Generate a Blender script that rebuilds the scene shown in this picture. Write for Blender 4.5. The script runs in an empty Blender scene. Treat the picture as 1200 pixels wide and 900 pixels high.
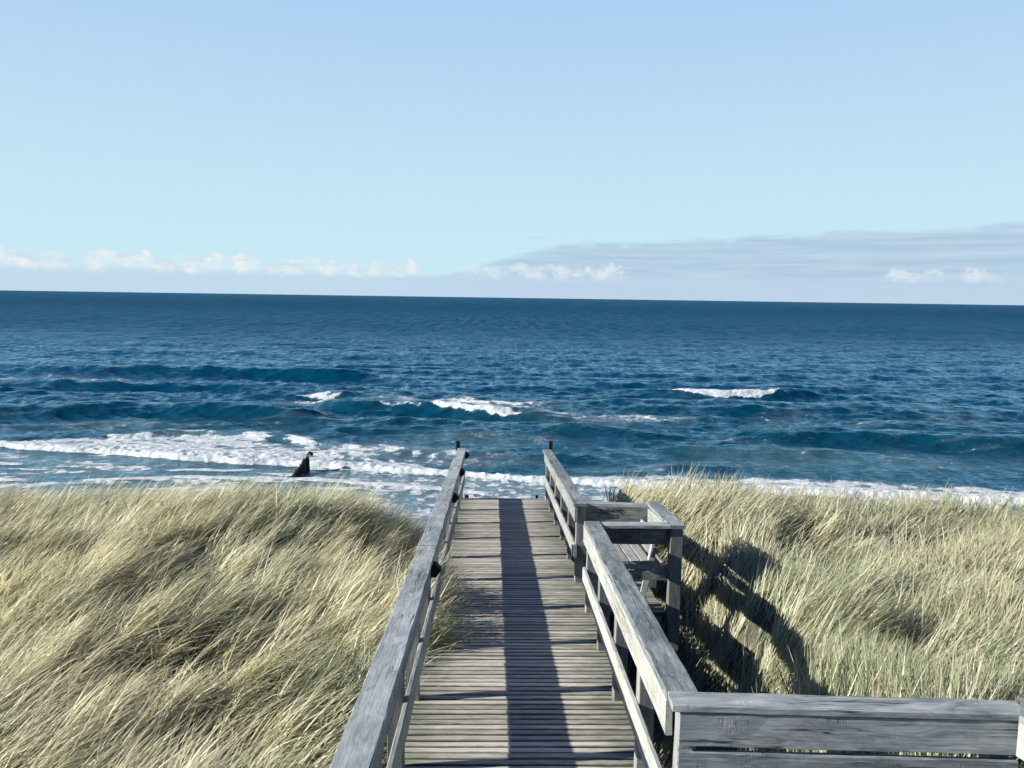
import bpy, bmesh, math, random
import numpy as np
from mathutils import Vector, Matrix

random.seed(7)
rng = np.random.default_rng(11)
S = bpy.context.scene
COL = S.collection
R = math.radians

# ------------------------------------------------------------------ frame of the place
# +Y runs down the boardwalk towards the sea, +X to the right, sea level z = 0
CAM_Z = 12.0
SLOPE = 0.0804
H_EYE = 2.86                      # eye above the plane of the boardwalk


def P(y):                         # height of the boardwalk surface at y
    return CAM_Z - H_EYE - SLOPE * y


# ------------------------------------------------------------------ numpy value noise
class VNoise:
    def __init__(self, seed):
        self.t = np.random.default_rng(seed).random((256, 256)).astype(np.float64)

    def __call__(self, x, y):
        x = np.asarray(x, float); y = np.asarray(y, float)
        xi = np.floor(x).astype(int); yi = np.floor(y).astype(int)
        fx = x - xi; fy = y - yi
        fx = fx * fx * fx * (fx * (fx * 6 - 15) + 10); fy = fy * fy * fy * (fy * (fy * 6 - 15) + 10)
        a = self.t[xi & 255, yi & 255]; b = self.t[(xi + 1) & 255, yi & 255]
        c = self.t[xi & 255, (yi + 1) & 255]; d = self.t[(xi + 1) & 255, (yi + 1) & 255]
        return (a * (1 - fx) + b * fx) * (1 - fy) + (c * (1 - fx) + d * fx) * fy

    def fbm(self, x, y, o=4):
        s = 0; a = 0.5; n = 0
        for k in range(o):
            s = s + a * self(x * 2 ** k + 17.3 * k, y * 2 ** k - 9.1 * k); n += a; a *= 0.5
        return s / n


N1, N2, N3, N4, N5 = (VNoise(s) for s in (1, 2, 3, 4, 5))


def sstep(a, b, x):
    t = np.clip((np.asarray(x, float) - a) / (b - a), 0, 1)
    return t * t * (3 - 2 * t)


# ------------------------------------------------------------------ helpers
def tag(o, label=None, cat=None, group=None, kind=None):
    if label: o['label'] = label
    if cat: o['category'] = cat
    if group: o['group'] = group
    if kind: o['kind'] = kind
    return o


def empty(name, loc=(0, 0, 0)):
    o = bpy.data.objects.new(name, None)
    o.location = loc
    o.empty_display_size = 0.2
    COL.objects.link(o)
    return o


class MB:
    """collects boards and other solids; builds ONE mesh object with a 'wc' wood coordinate"""

    def __init__(self):
        self.v = []; self.f = []; self.wc = []; self.tone = []

    def board(self, p0, p1, w, t, side=(1, 0, 0), ch=0.004, jit=0.0012, seg=0.16, tone=None, miter0=0, miter1=0, centred=False):
        """a sawn board from p0 to p1; w across `side`, t along the third axis; corners chamfered, edges slightly worn"""
        p0 = Vector(p0); p1 = Vector(p1)
        d = (p1 - p0); L = d.length; d = d / L
        s = Vector(side); s = (s - d * s.dot(d)).normalized(); u = s.cross(d) * 1.0
        u.normalize()
        n = max(1, int(L / seg))
        a, b = w / 2, t / 2
        prof = [(-a + ch, -b), (a - ch, -b), (a, -b + ch), (a, b - ch), (a - ch, b), (-a + ch, b), (-a, b - ch), (-a, -b + ch)]
        off = (random.uniform(0, 60), random.uniform(0, 60), random.uniform(0, 60))
        if centred: off = (random.uniform(0, 4000), 0, 0)
        tn = random.random() if tone is None else tone
        base = len(self.v)
        for i in range(n + 1):
            f = i / n
            for (x, y) in prof:
                jx = random.gauss(0, jit); jy = random.gauss(0, jit)
                sh = 0
                if i == 0: sh = miter0 * x
                if i == n: sh = miter1 * x
                q = p0 + d * (L * f + sh) + s * (x + jx) + u * (y + jy)
                self.v.append(tuple(q))
                self.wc.append((L * f + sh + off[0], x + off[1], y + off[2]))
                self.tone.append(tn)
        for i in range(n):
            for k in range(8):
                a0 = base + i * 8 + k; a1 = base + i * 8 + (k + 1) % 8
                self.f.append((a0, a1, a1 + 8, a0 + 8))
        # end grain gets its own verts
        for e, idx in ((0, 0), (1, n)):
            b2 = len(self.v)
            for k in range(8):
                self.v.append(self.v[base + idx * 8 + k])
                c = self.wc[base + idx * 8 + k]
                self.wc.append((c[0] + (c[1] - off[1]) * 3, c[1] + 9, c[2] + 9))
                self.tone.append(tn * 0.6)
            r = tuple(range(b2, b2 + 8))
            self.f.append(r[::-1] if e == 0 else r)

    def tube(self, pts, rad, n=8, tone=0.5):
        pts = [Vector(p) for p in pts]
        base = len(self.v)
        for i, p in enumerate(pts):
            d = (pts[min(i + 1, len(pts) - 1)] - pts[max(i - 1, 0)]).normalized()
            ref = Vector((0, 0, 1)) if abs(d.z) < 0.9 else Vector((1, 0, 0))
            s = d.cross(ref).normalized(); u = s.cross(d)
            r = rad[i] if isinstance(rad, (list, tuple)) else rad
            for k in range(n):
                a = 2 * math.pi * k / n
                self.v.append(tuple(p + s * (math.cos(a) * r) + u * (math.sin(a) * r)))
                self.wc.append((i * 0.3, r * math.cos(a), r * math.sin(a))); self.tone.append(tone)
        for i in range(len(pts) - 1):
            for k in range(n):
                a0 = base + i * n + k; a1 = base + i * n + (k + 1) % n
                self.f.append((a0, a0 + n, a1 + n, a1))
        self.f.append(tuple(range(base, base + n)))
        self.f.append(tuple(range(base + (len(pts) - 1) * n, base + len(pts) * n))[::-1])

    def build(self, name, mat, parent=None, smooth=False):
        me = bpy.data.meshes.new(name)
        me.from_pydata(self.v, [], self.f)
        a = me.attributes.new('wc', 'FLOAT_VECTOR', 'POINT')
        a.data.foreach_set('vector', np.array(self.wc, dtype=np.float32).ravel())
        a = me.attributes.new('tone', 'FLOAT', 'POINT')
        a.data.foreach_set('value', np.array(self.tone, dtype=np.float32))
        me.materials.append(mat)
        bm = bmesh.new(); bm.from_mesh(me)
        bmesh.ops.recalc_face_normals(bm, faces=bm.faces)
        bm.to_mesh(me); bm.free()
        if smooth:
            me.polygons.foreach_set('use_smooth', [True] * len(me.polygons))
        o = bpy.data.objects.new(name, me)
        COL.objects.link(o)
        if parent:
            o.parent = parent
            o.matrix_parent_inverse = Matrix.Translation(parent.location).inverted()
        return o


def np_mesh(name, verts, faces, mat, attrs=None, smooth=True, loops=4):
    """fast mesh from numpy; faces is (n,loops) or a list of arrays of different loop counts"""
    me = bpy.data.meshes.new(name)
    if not isinstance(faces, list): faces = [faces]
    nl = sum(f.size for f in faces); nf = sum(len(f) for f in faces)
    me.vertices.add(len(verts)); me.vertices.foreach_set('co', verts.astype(np.float32).ravel())
    me.loops.add(nl); me.polygons.add(nf)
    me.loops.foreach_set('vertex_index', np.concatenate([f.ravel() for f in faces]).astype(np.int32))
    tot = np.concatenate([np.full(len(f), f.shape[1]) for f in faces])
    start = np.concatenate([[0], np.cumsum(tot)[:-1]])
    me.polygons.foreach_set('loop_start', start.astype(np.int32))
    try: me.polygons.foreach_set('loop_total', tot.astype(np.int32))
    except Exception: pass
    me.update(calc_edges=True)
    me.polygons.foreach_set('use_smooth', np.full(nf, smooth))
    for k, a in (attrs or {}).items():
        a = np.asarray(a, np.float32)
        if a.ndim == 2:
            at = me.attributes.new(k, 'FLOAT_COLOR', 'POINT')
            at.data.foreach_set('color', np.column_stack([a, np.ones(len(a), np.float32)]).astype(np.float32).ravel())
        else:
            at = me.attributes.new(k, 'FLOAT', 'POINT'); at.data.foreach_set('value', a)
    me.materials.append(mat)
    me.validate()
    o = bpy.data.objects.new(name, me); COL.objects.link(o)
    return o


# ------------------------------------------------------------------ node helper
class NT:
    def __init__(self, tree):
        self.t = tree; self.n = tree.nodes; self.l = tree.links

    def node(self, typ, **kw):
        n = self.n.new(typ)
        for k, v in kw.items(): setattr(n, k, v)
        return n

    def put(self, sock, v):
        if isinstance(v, bpy.types.NodeSocket): self.l.new(v, sock)
        elif v is not None: sock.default_value = v

    def math(self, op, a, b=None, c=None, clamp=False):
        n = self.node('ShaderNodeMath', operation=op, use_clamp=clamp)
        self.put(n.inputs[0], a)
        if b is not None: self.put(n.inputs[1], b)
        if c is not None: self.put(n.inputs[2], c)
        return n.outputs[0]

    def mix(self, f, a, b, blend='MIX'):
        n = self.node('ShaderNodeMix', data_type='RGBA', blend_type=blend)
        n.clamp_factor = True
        self.put(n.inputs[0], f)
        self.put(n.inputs[6], a if isinstance(a, bpy.types.NodeSocket) else (*a, 1))
        self.put(n.inputs[7], b if isinstance(b, bpy.types.NodeSocket) else (*b, 1))
        return n.outputs[2]

    def noise(self, vec, scale, detail=4, rough=0.55, dist=0.0):
        n = self.node('ShaderNodeTexNoise')
        self.put(n.inputs['Vector'], vec)
        n.inputs['Scale'].default_value = scale
        n.inputs['Detail'].default_value = detail
        n.inputs['Roughness'].default_value = rough
        n.inputs['Distortion'].default_value = dist
        return n.outputs['Fac']

    def vmul(self, vec, s, add=(0, 0, 0)):
        n = self.node('ShaderNodeMapping')
        self.put(n.inputs['Vector'], vec)
        n.inputs['Scale'].default_value = s
        n.inputs['Location'].default_value = add
        return n.outputs[0]

    def ss(self, x, a, b, lo=0.0, hi=1.0):
        n = self.node('ShaderNodeMapRange', interpolation_type='SMOOTHSTEP')
        self.put(n.inputs[0], x)
        self.put(n.inputs[1], a); self.put(n.inputs[2], b)
        self.put(n.inputs[3], lo); self.put(n.inputs[4], hi)
        return n.outputs[0]

    def attr(self, name, out='Fac'):
        n = self.node('ShaderNodeAttribute', attribute_name=name)
        return n.outputs[out]

    def bump(self, h, strength, dist, normal=None):
        n = self.node('ShaderNodeBump')
        n.inputs['Strength'].default_value = strength
        n.inputs['Distance'].default_value = dist
        self.put(n.inputs['Height'], h)
        if normal is not None: self.put(n.inputs['Normal'], normal)
        return n.outputs[0]


def new_mat(name):
    m = bpy.data.materials.new(name); m.use_nodes = True
    nt = NT(m.node_tree)
    for n in list(nt.n): nt.n.remove(n)
    out = nt.node('ShaderNodeOutputMaterial')
    b = nt.node('ShaderNodeBsdfPrincipled')
    nt.l.new(b.outputs[0], out.inputs[0])
    return m, nt, b, out


def wood_mat(name, dark, light, green=(0.16, 0.18, 0.12), green_amt=0.4, mottle=0.6, grain=1.0, cracks=0.9, warm=None, contrast=1.9):
    m, nt, b, out = new_mat(name)
    wc = nt.attr('wc', 'Vector'); tone = nt.attr('tone')
    geo = nt.node('ShaderNodeNewGeometry').outputs['Position']
    g1 = nt.noise(nt.vmul(wc, (2.2, 70, 70)), 1.0, 5, 0.6, 0.6)         # long fibres
    g2 = nt.noise(nt.vmul(wc, (9, 260, 260)), 1.0, 3, 0.6)
    # knots: swirl the grain round voronoi cells
    vor = nt.node('ShaderNodeTexVoronoi'); vor.feature = 'F1'
    nt.put(vor.inputs['Vector'], nt.vmul(wc, (1.3, 5.5, 5.5))); vor.inputs['Scale'].default_value = 1.0
    kd = vor.outputs['Distance']
    ring = nt.math('SINE', nt.math('MULTIPLY', kd, 46.0))
    near = nt.ss(kd, 0.06, 0.34, 1.0, 0.0)
    knot = nt.ss(kd, 0.03, 0.085, 1.0, 0.0)
    mot = nt.noise(nt.vmul(wc, (3.2, 13, 13)), 1.0, 7, 0.7, 1.6)
    big = nt.noise(nt.vmul(wc, (1.1, 3, 3)), 1.0, 3, 0.5)
    v = nt.math('MULTIPLY_ADD', g1, 0.5 * grain, 0.12)
    v = nt.math('ADD', v, nt.math('MULTIPLY', nt.math('SUBTRACT', g2, 0.5), 0.35 * grain))
    v = nt.math('ADD', v, nt.math('MULTIPLY', nt.math('SUBTRACT', mot, 0.5), 1.5 * mottle))
    v = nt.math('ADD', v, nt.math('MULTIPLY', nt.math('SUBTRACT', big, 0.5), 0.8 * mottle))
    v = nt.math('ADD', v, nt.math('MULTIPLY', nt.math('SUBTRACT', tone, 0.5), 0.35))
    v = nt.math('ADD', v, nt.math('MULTIPLY', nt.math('MULTIPLY', ring, near), 0.13))
    v = nt.math('ADD', v, 0.14)
    v = nt.math('MULTIPLY_ADD', v, contrast, 0.5 - 0.5 * contrast)
    v = nt.math('SUBTRACT', v, nt.math('MULTIPLY', knot, 0.45), clamp=True)
    c = nt.mix(v, dark, light)
    if warm:
        c = nt.mix(nt.ss(nt.noise(nt.vmul(wc, (0.9, 8, 8)), 1.0, 3), 0.45, 0.7, 0, 0.7), c, warm)
    ga = nt.ss(nt.noise(geo, 2.6, 5, 0.6), 0.45, 0.72, 0, green_amt)
    c = nt.mix(ga, c, green)
    # drying checks along the grain and short scuffs
    ck = nt.noise(nt.vmul(wc, (1.0, 38, 38), (3, 5, 7)), 1.0, 2, 0.5, 0.4)
    crack = nt.ss(nt.math('ABSOLUTE', nt.math('SUBTRACT', ck, 0.5)), 0.004, 0.022, 1.0, 0.0)
    gate = nt.ss(nt.noise(nt.vmul(wc, (1.3, 7, 7), (9, 2, 4)), 1.0, 2), 0.5, 0.62)
    crack = nt.math('MULTIPLY', crack, gate)
    c2 = nt.noise(nt.vmul(wc, (26, 3.0, 3.0), (1, 6, 2)), 1.0, 3, 0.55, 0.6)
    cr2 = nt.math('MULTIPLY', nt.ss(nt.math('ABSOLUTE', nt.math('SUBTRACT', c2, 0.5)), 0.004, 0.030, 1.0, 0.0), nt.ss(nt.noise(nt.vmul(wc, (3, 9, 9), (4, 4, 4)), 1.0, 3, 0.6), 0.54, 0.64, 0.0, 0.34))
    crack = nt.math('MAXIMUM', crack, cr2)
    c = nt.mix(nt.math('MULTIPLY', crack, cracks), c, tuple(x * 0.18 for x in dark))
    nt.put(b.inputs['Base Color'], c)
    b.inputs['Roughness'].default_value = 0.78
    b.inputs['Specular IOR Level'].default_value = 0.25
    h = nt.math('ADD', nt.math('MULTIPLY', g1, 0.6), nt.math('MULTIPLY', mot, 0.5))
    h = nt.math('SUBTRACT', h, nt.math('MULTIPLY', crack, 0.9))
    nt.put(b.inputs['Normal'], nt.bump(h, 0.55, 0.006))
    return m


M_CAP = wood_mat('weathered_cap_wood', (0.10, 0.13, 0.14), (0.47, 0.50, 0.50), green=(0.17, 0.23, 0.22), green_amt=0.45, mottle=0.75)
M_RAIL = wood_mat('weathered_rail_wood', (0.15, 0.16, 0.165), (0.52, 0.54, 0.50), green=(0.30, 0.31, 0.22), green_amt=0.35, mottle=0.4)
M_POST = wood_mat('weathered_post_wood', (0.10, 0.11, 0.115), (0.37, 0.38, 0.365), mottle=0.4, green_amt=0.3)
M_GREY = wood_mat('grey_board_wood', (0.13, 0.16, 0.18), (0.50, 0.54, 0.54), green=(0.2, 0.2, 0.17), green_amt=0.3, mottle=0.65)
M_BAY = wood_mat('shaded_board_wood', (0.08, 0.09, 0.10), (0.36, 0.38, 0.385), green=(0.1, 0.1, 0.085), green_amt=0.3, mottle=0.6)  # darker board wood: the shade on the bay's boards is put into the colour
M_SEAT = wood_mat('seat_wood', (0.18, 0.19, 0.19), (0.50, 0.50, 0.48), mottle=0.3, green_amt=0.2)
M_TAR = wood_mat('dark_wet_timber', (0.006, 0.007, 0.009), (0.03, 0.032, 0.035), green=(0.015, 0.02, 0.012), green_amt=0.4)


def deck_mat():
    m, nt, b, out = new_mat('deck_planks')
    wc = nt.attr('wc', 'Vector'); tone = nt.attr('tone')
    geo = nt.node('ShaderNodeNewGeometry').outputs['Position']
    sep = nt.node('ShaderNodeSeparateXYZ'); nt.put(sep.inputs[0], geo)
    x = sep.outputs[0]
    g1 = nt.noise(nt.vmul(wc, (2.6, 90, 90)), 1.0, 5, 0.65, 0.5)
    g2 = nt.noise(nt.vmul(wc, (14, 240, 240)), 1.0, 3, 0.6)
    mot = nt.noise(nt.vmul(wc, (7, 30, 30)), 1.0, 5, 0.65)
    v = nt.math('ADD', nt.math('MULTIPLY', g1, 0.75), nt.math('MULTIPLY', g2, 0.35))
    v = nt.math('ADD', v, nt.math('MULTIPLY', nt.math('SUBTRACT', mot, 0.5), 0.9))
    v = nt.math('ADD', v, nt.math('MULTIPLY', nt.math('SUBTRACT', tone, 0.5), 0.45))
    v = nt.math('MULTIPLY_ADD', v, 1.25, -0.08, clamp=True)
    c = nt.mix(v, (0.17, 0.165, 0.14), (0.71, 0.68, 0.59))
    # algae and dirt grow where few feet fall: towards the two edges
    st = nt.noise(nt.vmul(geo, (2.0, 9.0, 3.0)), 1.0, 6, 0.7)
    er = nt.ss(nt.math('ADD', x, nt.math('MULTIPLY', nt.math('SUBTRACT', st, 0.5), 1.6)), 0.68, 1.1, 0.0, 0.75)
    el = nt.ss(nt.math('ADD', x, nt.math('MULTIPLY', nt.math('SUBTRACT', st, 0.5), 1.0)), -0.25, -0.65, 0.0, 0.8)
    c = nt.mix(er, c, nt.mix(v, (0.07, 0.085, 0.065), (0.30, 0.31, 0.23)))
    c = nt.mix(el, c, nt.mix(v, (0.09, 0.105, 0.07), (0.36, 0.38, 0.27)))
    blot = nt.ss(nt.noise(geo, 1.3, 4, 0.6), 0.55, 0.78, 0, 0.35)
    c = nt.mix(blot, c, nt.mix(v, (0.13, 0.14, 0.11), (0.42, 0.41, 0.33)))
    sw = nt.node('ShaderNodeSeparateXYZ'); nt.put(sw.inputs[0], wc)
    ay = nt.math('ABSOLUTE', sw.outputs[1])
    dn = nt.noise(nt.vmul(wc, (9, 60, 60)), 1.0, 3, 0.6)
    dirt = nt.ss(nt.math('ADD', ay, nt.math('MULTIPLY', nt.math('SUBTRACT', dn, 0.5), 0.012)), 0.023, 0.032, 0, 0.75)
    c = nt.mix(dirt, c, (0.035, 0.037, 0.034))
    # two worn grooves milled along each plank
    gv = nt.ss(nt.math('ABSOLUTE', nt.math('SUBTRACT', ay, 0.0095)), 0.0, 0.0040, 0.28, 0.0)
    c = nt.mix(gv, c, (0.07, 0.07, 0.06))
    speck = nt.ss(nt.noise(geo, 42, 2, 0.5), 0.70, 0.78, 0, 0.6)
    c = nt.mix(speck, c, (0.07, 0.06, 0.045))
    nt.put(b.inputs['Base Color'], c)
    b.inputs['Roughness'].default_value = 0.8
    b.inputs['Specular IOR Level'].default_value = 0.2
    nt.put(b.inputs['Normal'], nt.bump(nt.math('ADD', g1, nt.math('MULTIPLY', mot, 0.5)), 0.7, 0.006))
    return m


M_DECK = deck_mat()

# ================================================================== BOARDWALK
SP = SLOPE
walk = empty('boardwalk', (0.25, 4.0, P(4.0)))
tag(walk, 'sloping timber boardwalk of narrow grey planks leading down to the sea', 'boardwalk')
mb = MB()
y = -1.2; PITCH = 0.0865
while y < 15.3:
    z = P(y) - 0.022 + random.gauss(0, 0.0013)
    x0 = -0.70 + random.uniform(-0.03, 0.02)
    x1 = (3.2 if y < 3.55 else 1.17 + random.uniform(-0.02, 0.03))
    if 8.36 < y < 9.62: x1 = 2.0 + random.uniform(-0.01, 0.01)
    dz = random.gauss(0, 0.0015)
    w = PITCH - 0.017 + random.uniform(-0.003, 0.0015)
    mb.board((x0, y + random.gauss(0, 0.001), z - dz), (x1, y + random.gauss(0, 0.001), z + dz), w, 0.036, side=(0, 1, -SP), ch=0.008, jit=0.0012, seg=0.35, centred=True)
    y += PITCH
mb.build('deck', M_DECK, walk)
ft = MB()
ft.board((-0.72, 15.36, P(15.36) - 0.02), (1.2, 15.36, P(15.36) - 0.02), 0.07, 0.045, side=(0, 1, 0), tone=0.3)
ft.build('end_board', M_GREY, walk)
for x in (-0.55, 0.25, 1.02):
    b_ = MB(); b_.board((x, -1.2, P(-1.2) - 0.14), (x, 15.3, P(15.3) - 0.14), 0.07, 0.18, ch=0.003)
    b_.build('joist', M_POST, walk)
b_ = MB(); b_.board((1.90, 8.3, P(8.3) - 0.14), (1.90, 9.6, P(9.6) - 0.14), 0.07, 0.18, ch=0.003)
b_.build('joist', M_POST, walk)

# ------------------------------------------------------------------ railings
TOP = 1.04                              # cap height over the deck
POST_Y = [-0.4, 0.7, 1.8, 2.9, 3.95, 5.02, 6.13, 7.24, 8.35, 9.55, 10.70, 11.85, 13.0, 14.15, 15.28]


def along(x, y, h): return (x, y, P(y) + h)


def run(root, xface, xpost, xcap, y0, y1, joints, far_x=None, capw=0.18, mid=True, fascia=True):
    """cap, rail boards and mid rail along the walk. x values may be functions of y"""
    fx = xface if callable(xface) else (lambda yy: xface)
    fc = xcap if callable(xcap) else (lambda yy: xcap)
    cuts = [y0] + [j for j in joints if y0 < j < y1] + [y1]
    for a, b in zip(cuts[:-1], cuts[1:]):
        m_ = MB(); m_.board(along(fc(a), a + 0.001, TOP - 0.02), along(fc(b), b - 0.002, TOP - 0.02), capw, 0.04, ch=0.005, jit=0.0016)
        m_.build('handrail', M_CAP, root)
        if fascia:
            m_ = MB(); m_.board(along(fx(a), a + 0.001, TOP - 0.1405), along(fx(b), b - 0.002, TOP - 0.1405), 0.195, 0.036, side=(0, 0, 1), ch=0.004, jit=0.0012)
            m_.build('rail_board', M_RAIL, root)
        if mid:
            m_ = MB(); m_.board(along(fx(a), a + 0.001, TOP - 0.632), along(fx(b), b - 0.002, TOP - 0.632), 0.195, 0.036, side=(0, 0, 1), ch=0.006, jit=0.0012)
            m_.build('mid_rail', M_RAIL, root)


def post(root, x, yy, top, bottom, w=0.11, d=0.10, mat=None):
    m_ = MB(); m_.board((x, yy, bottom), (x, yy, top), w, d, side=(1, 0, 0), ch=0.005)
    m_.build('post', mat or M_POST, root)


# left railing
L = empty('railing', (-0.62, 4.0, P(4.0)))
tag(L, 'long unbroken timber railing on the left side of the boardwalk, grass behind it', 'railing', 'boardwalk railings')
run(L, -0.568, -0.63, -0.614, -1.0, 15.40, [3.05, 7.25, 11.4])
for yy in POST_Y:
    if yy > 0: post(L, -0.642, yy, P(yy) + TOP - 0.043, P(yy) - 1.0)
post(L, -0.70, 15.52, P(15.5) + 1.17, P(15.5) - 1.2, 0.075, 0.075, M_TAR)
for yy in (6.85, 10.5, 12.9, 15.25):
    m_ = MB()
    z0 = P(yy) + 0.93
    v0 = len(m_.v)
    prof = [(-0.548, 0.045), (-0.505, 0.045), (-0.452, -0.012), (-0.50, -0.078), (-0.548, -0.078)]
    for s_ in (-0.045, 0.045):
        for (px_, pz_) in prof:
            m_.v.append((px_, yy + s_, z0 + pz_)); m_.wc.append((s_ + yy, px_, pz_)); m_.tone.append(0.2)
    n_ = len(prof)
    m_.f.append(tuple(range(n_))); m_.f.append(tuple(range(n_, 2 * n_))[::-1])
    for k in range(n_): m_.f.append((k, (k + 1) % n_, n_ + (k + 1) % n_, n_ + k))
    m_.build('wedge_block', M_TAR, L)

# right railing beyond the bench bay
RF = empty('railing', (1.1, 12.0, P(12.0)))
tag(RF, 'far right timber railing running from the bench bay down to the end of the walk', 'railing', 'boardwalk railings')
run(RF, 1.076, 1.14, lambda yy: 1.13 - (yy - 9.6) * 0.004, 9.47, 15.30, [])
for yy in POST_Y:
    if yy > 9.6: post(RF, 1.151, yy, P(yy) + TOP - 0.043, P(yy) - 1.0)
post(RF, 1.145, 9.56, P(9.56) + TOP - 0.043, P(9.56) - 1.3, 0.125, 0.11)
post(RF, 1.20, 15.52, P(15.5) + 1.19, P(15.5) - 1.2, 0.075, 0.075, M_TAR)

# right railing nearest the viewer
RN = empty('railing', (1.1, 6.0, P(6.0)))
tag(RN, 'near right timber railing between the bench bay and the front corner', 'railing', 'boardwalk railings')
xn = lambda yy: 0.985 + (yy - 3.8) * 0.0165
run(RN, xn, 1.14, lambda yy: xn(yy) + 0.075, 3.96, 8.42, [])
for yy in (5.02, 6.13, 7.24, 8.35):
    post(RN, xn(yy) + 0.075, yy, P(yy) + TOP - 0.043, P(yy) - 1.2)

# cross railing in the foreground: level, two stacked boards, runs right from the corner
ZC = CAM_Z - 2.122
PR = empty('railing', (1.9, 3.86, ZC - TOP))
tag(PR, 'level front railing crossing the lower right corner, stacked wide grey boards', 'railing', 'boardwalk railings')
m_ = MB(); m_.board((0.972, 3.885, ZC - 0.02), (2.83, 3.795, ZC - 0.02), 0.15, 0.04, side=(0, 1, 0), ch=0.005, jit=0.0016); m_.build('handrail', M_CAP, PR)
for k, (zt, nm) in enumerate(((ZC - 0.044, 'rail_board'), (ZC - 0.268, 'rail_board'), (ZC - 0.492, 'rail_board'), (ZC - 0.716, 'rail_board'))):
    m_ = MB(); m_.board((1.012, 3.835, zt - 0.095), (2.79, 3.750, zt - 0.095), 0.19, 0.036, side=(0, 0, 1), ch=0.004); m_.build(nm, M_GREY, PR)
post(PR, 1.065, 3.905, ZC - 0.045, P(3.9) - 1.4, 0.10, 0.10)
post(PR, 1.9, 3.86, ZC - 0.045, P(3.9) - 1.4, 0.10, 0.10)
post(PR, 2.72, 3.83, ZC - 0.045, P(3.9) - 1.4, 0.10, 0.10)

# side railing at the frame's lower right edge
SR = empty('railing', (2.9, 3.2, ZC - TOP))
tag(SR, 'short railing end turning towards the viewer at the lower right edge of the photo', 'railing', 'boardwalk railings')
# runs towards the viewer and to the right
ax = Vector((0.30, -1.0, 0.0)).normalized(); sd = Vector((1.0, 0.30, 0)).normalized()
q0 = Vector((2.80, 3.77, ZC + 0.004)); q1 = q0 + ax * 3.2
m_ = MB(); m_.board(q0, q1, 0.19, 0.04, side=sd, ch=0.005, jit=0.0016, miter0=-0.75); m_.build('handrail', M_CAP, SR)
for zz in (-0.12, -0.42, -0.72):
    a = q0 + ax * 0.06 - sd * 0.062 + Vector((0, 0, zz)); b = q1 - sd * 0.062 + Vector((0, 0, zz))
    m_ = MB(); m_.board(a, b, 0.19, 0.036, side=(0, 0, 1), ch=0.004); m_.build('rail_board', M_RAIL, SR)
for t_ in (0.35, 1.6, 2.9):
    q = q0 + ax * t_ + sd * 0.01
    post(SR, q.x, q.y, ZC - 0.03, P(q.y) - 1.2, 0.10, 0.10)

# bench bay railing: three sides
NB = empty('railing', (2.05, 8.9, P(8.9)))
tag(NB, 'three sided railing around the bench bay on the right, scribbled board at its back', 'railing', 'boardwalk railings')
YF, YN = 9.66, 8.36                      # far and near sides of the bay
zF = P(9.6) + TOP; zN = P(8.36) + TOP - 0.004
m_ = MB(); m_.board((1.225, YF - 0.065, zF - 0.02), (1.985, YF - 0.14, zF - 0.02), 0.10, 0.04, side=(0, 1, 0), ch=0.005); m_.build('handrail', M_CAP, NB)
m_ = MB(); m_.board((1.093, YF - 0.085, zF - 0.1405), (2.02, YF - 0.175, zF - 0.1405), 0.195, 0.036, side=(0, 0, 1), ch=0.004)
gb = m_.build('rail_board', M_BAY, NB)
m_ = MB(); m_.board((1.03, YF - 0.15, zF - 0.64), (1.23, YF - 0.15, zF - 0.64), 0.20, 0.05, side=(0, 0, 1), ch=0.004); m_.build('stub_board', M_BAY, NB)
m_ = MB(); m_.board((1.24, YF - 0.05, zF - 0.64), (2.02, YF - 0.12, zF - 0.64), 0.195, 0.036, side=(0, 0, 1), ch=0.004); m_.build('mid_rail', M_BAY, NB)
# right side, runs along the walk
m_ = MB(); m_.board((2.075, YN - 0.095, zN - 0.016), (2.075, YF - 0.05, zF - 0.016), 0.175, 0.04, ch=0.005, jit=0.0016); m_.build('handrail', M_CAP, NB)
m_ = MB(); m_.board((2.000, YN + 0.06, zN - 0.137), (2.000, YF - 0.2, zF - 0.137), 0.19, 0.034, side=(0, 0, 1), ch=0.004); m_.build('rail_board', M_RAIL, NB)
m_ = MB(); m_.board((2.000, YN + 0.06, zN - 0.62), (2.000, YF - 0.2, zF - 0.62), 0.19, 0.034, side=(0, 0, 1), ch=0.004); m_.build('mid_rail', M_RAIL, NB)
# near side
m_ = MB(); m_.board((1.245, YN - 0.02, zN - 0.02), (1.985, YN - 0.02, zN - 0.02), 0.14, 0.04, side=(0, 1, 0), ch=0.005); m_.build('handrail', M_CAP, NB)
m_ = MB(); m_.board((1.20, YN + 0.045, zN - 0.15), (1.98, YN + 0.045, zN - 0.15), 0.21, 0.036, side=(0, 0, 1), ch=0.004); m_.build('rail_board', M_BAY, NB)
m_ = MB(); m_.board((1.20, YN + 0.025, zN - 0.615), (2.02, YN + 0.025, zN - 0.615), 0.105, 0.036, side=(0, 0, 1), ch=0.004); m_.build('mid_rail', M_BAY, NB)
post(NB, 2.078, YN, zN - 0.045, P(YN) - 1.2, 0.135, 0.125)
post(NB, 2.078, YF - 0.12, zF - 0.045, P(YF) - 1.4, 0.12, 0.11)

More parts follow.
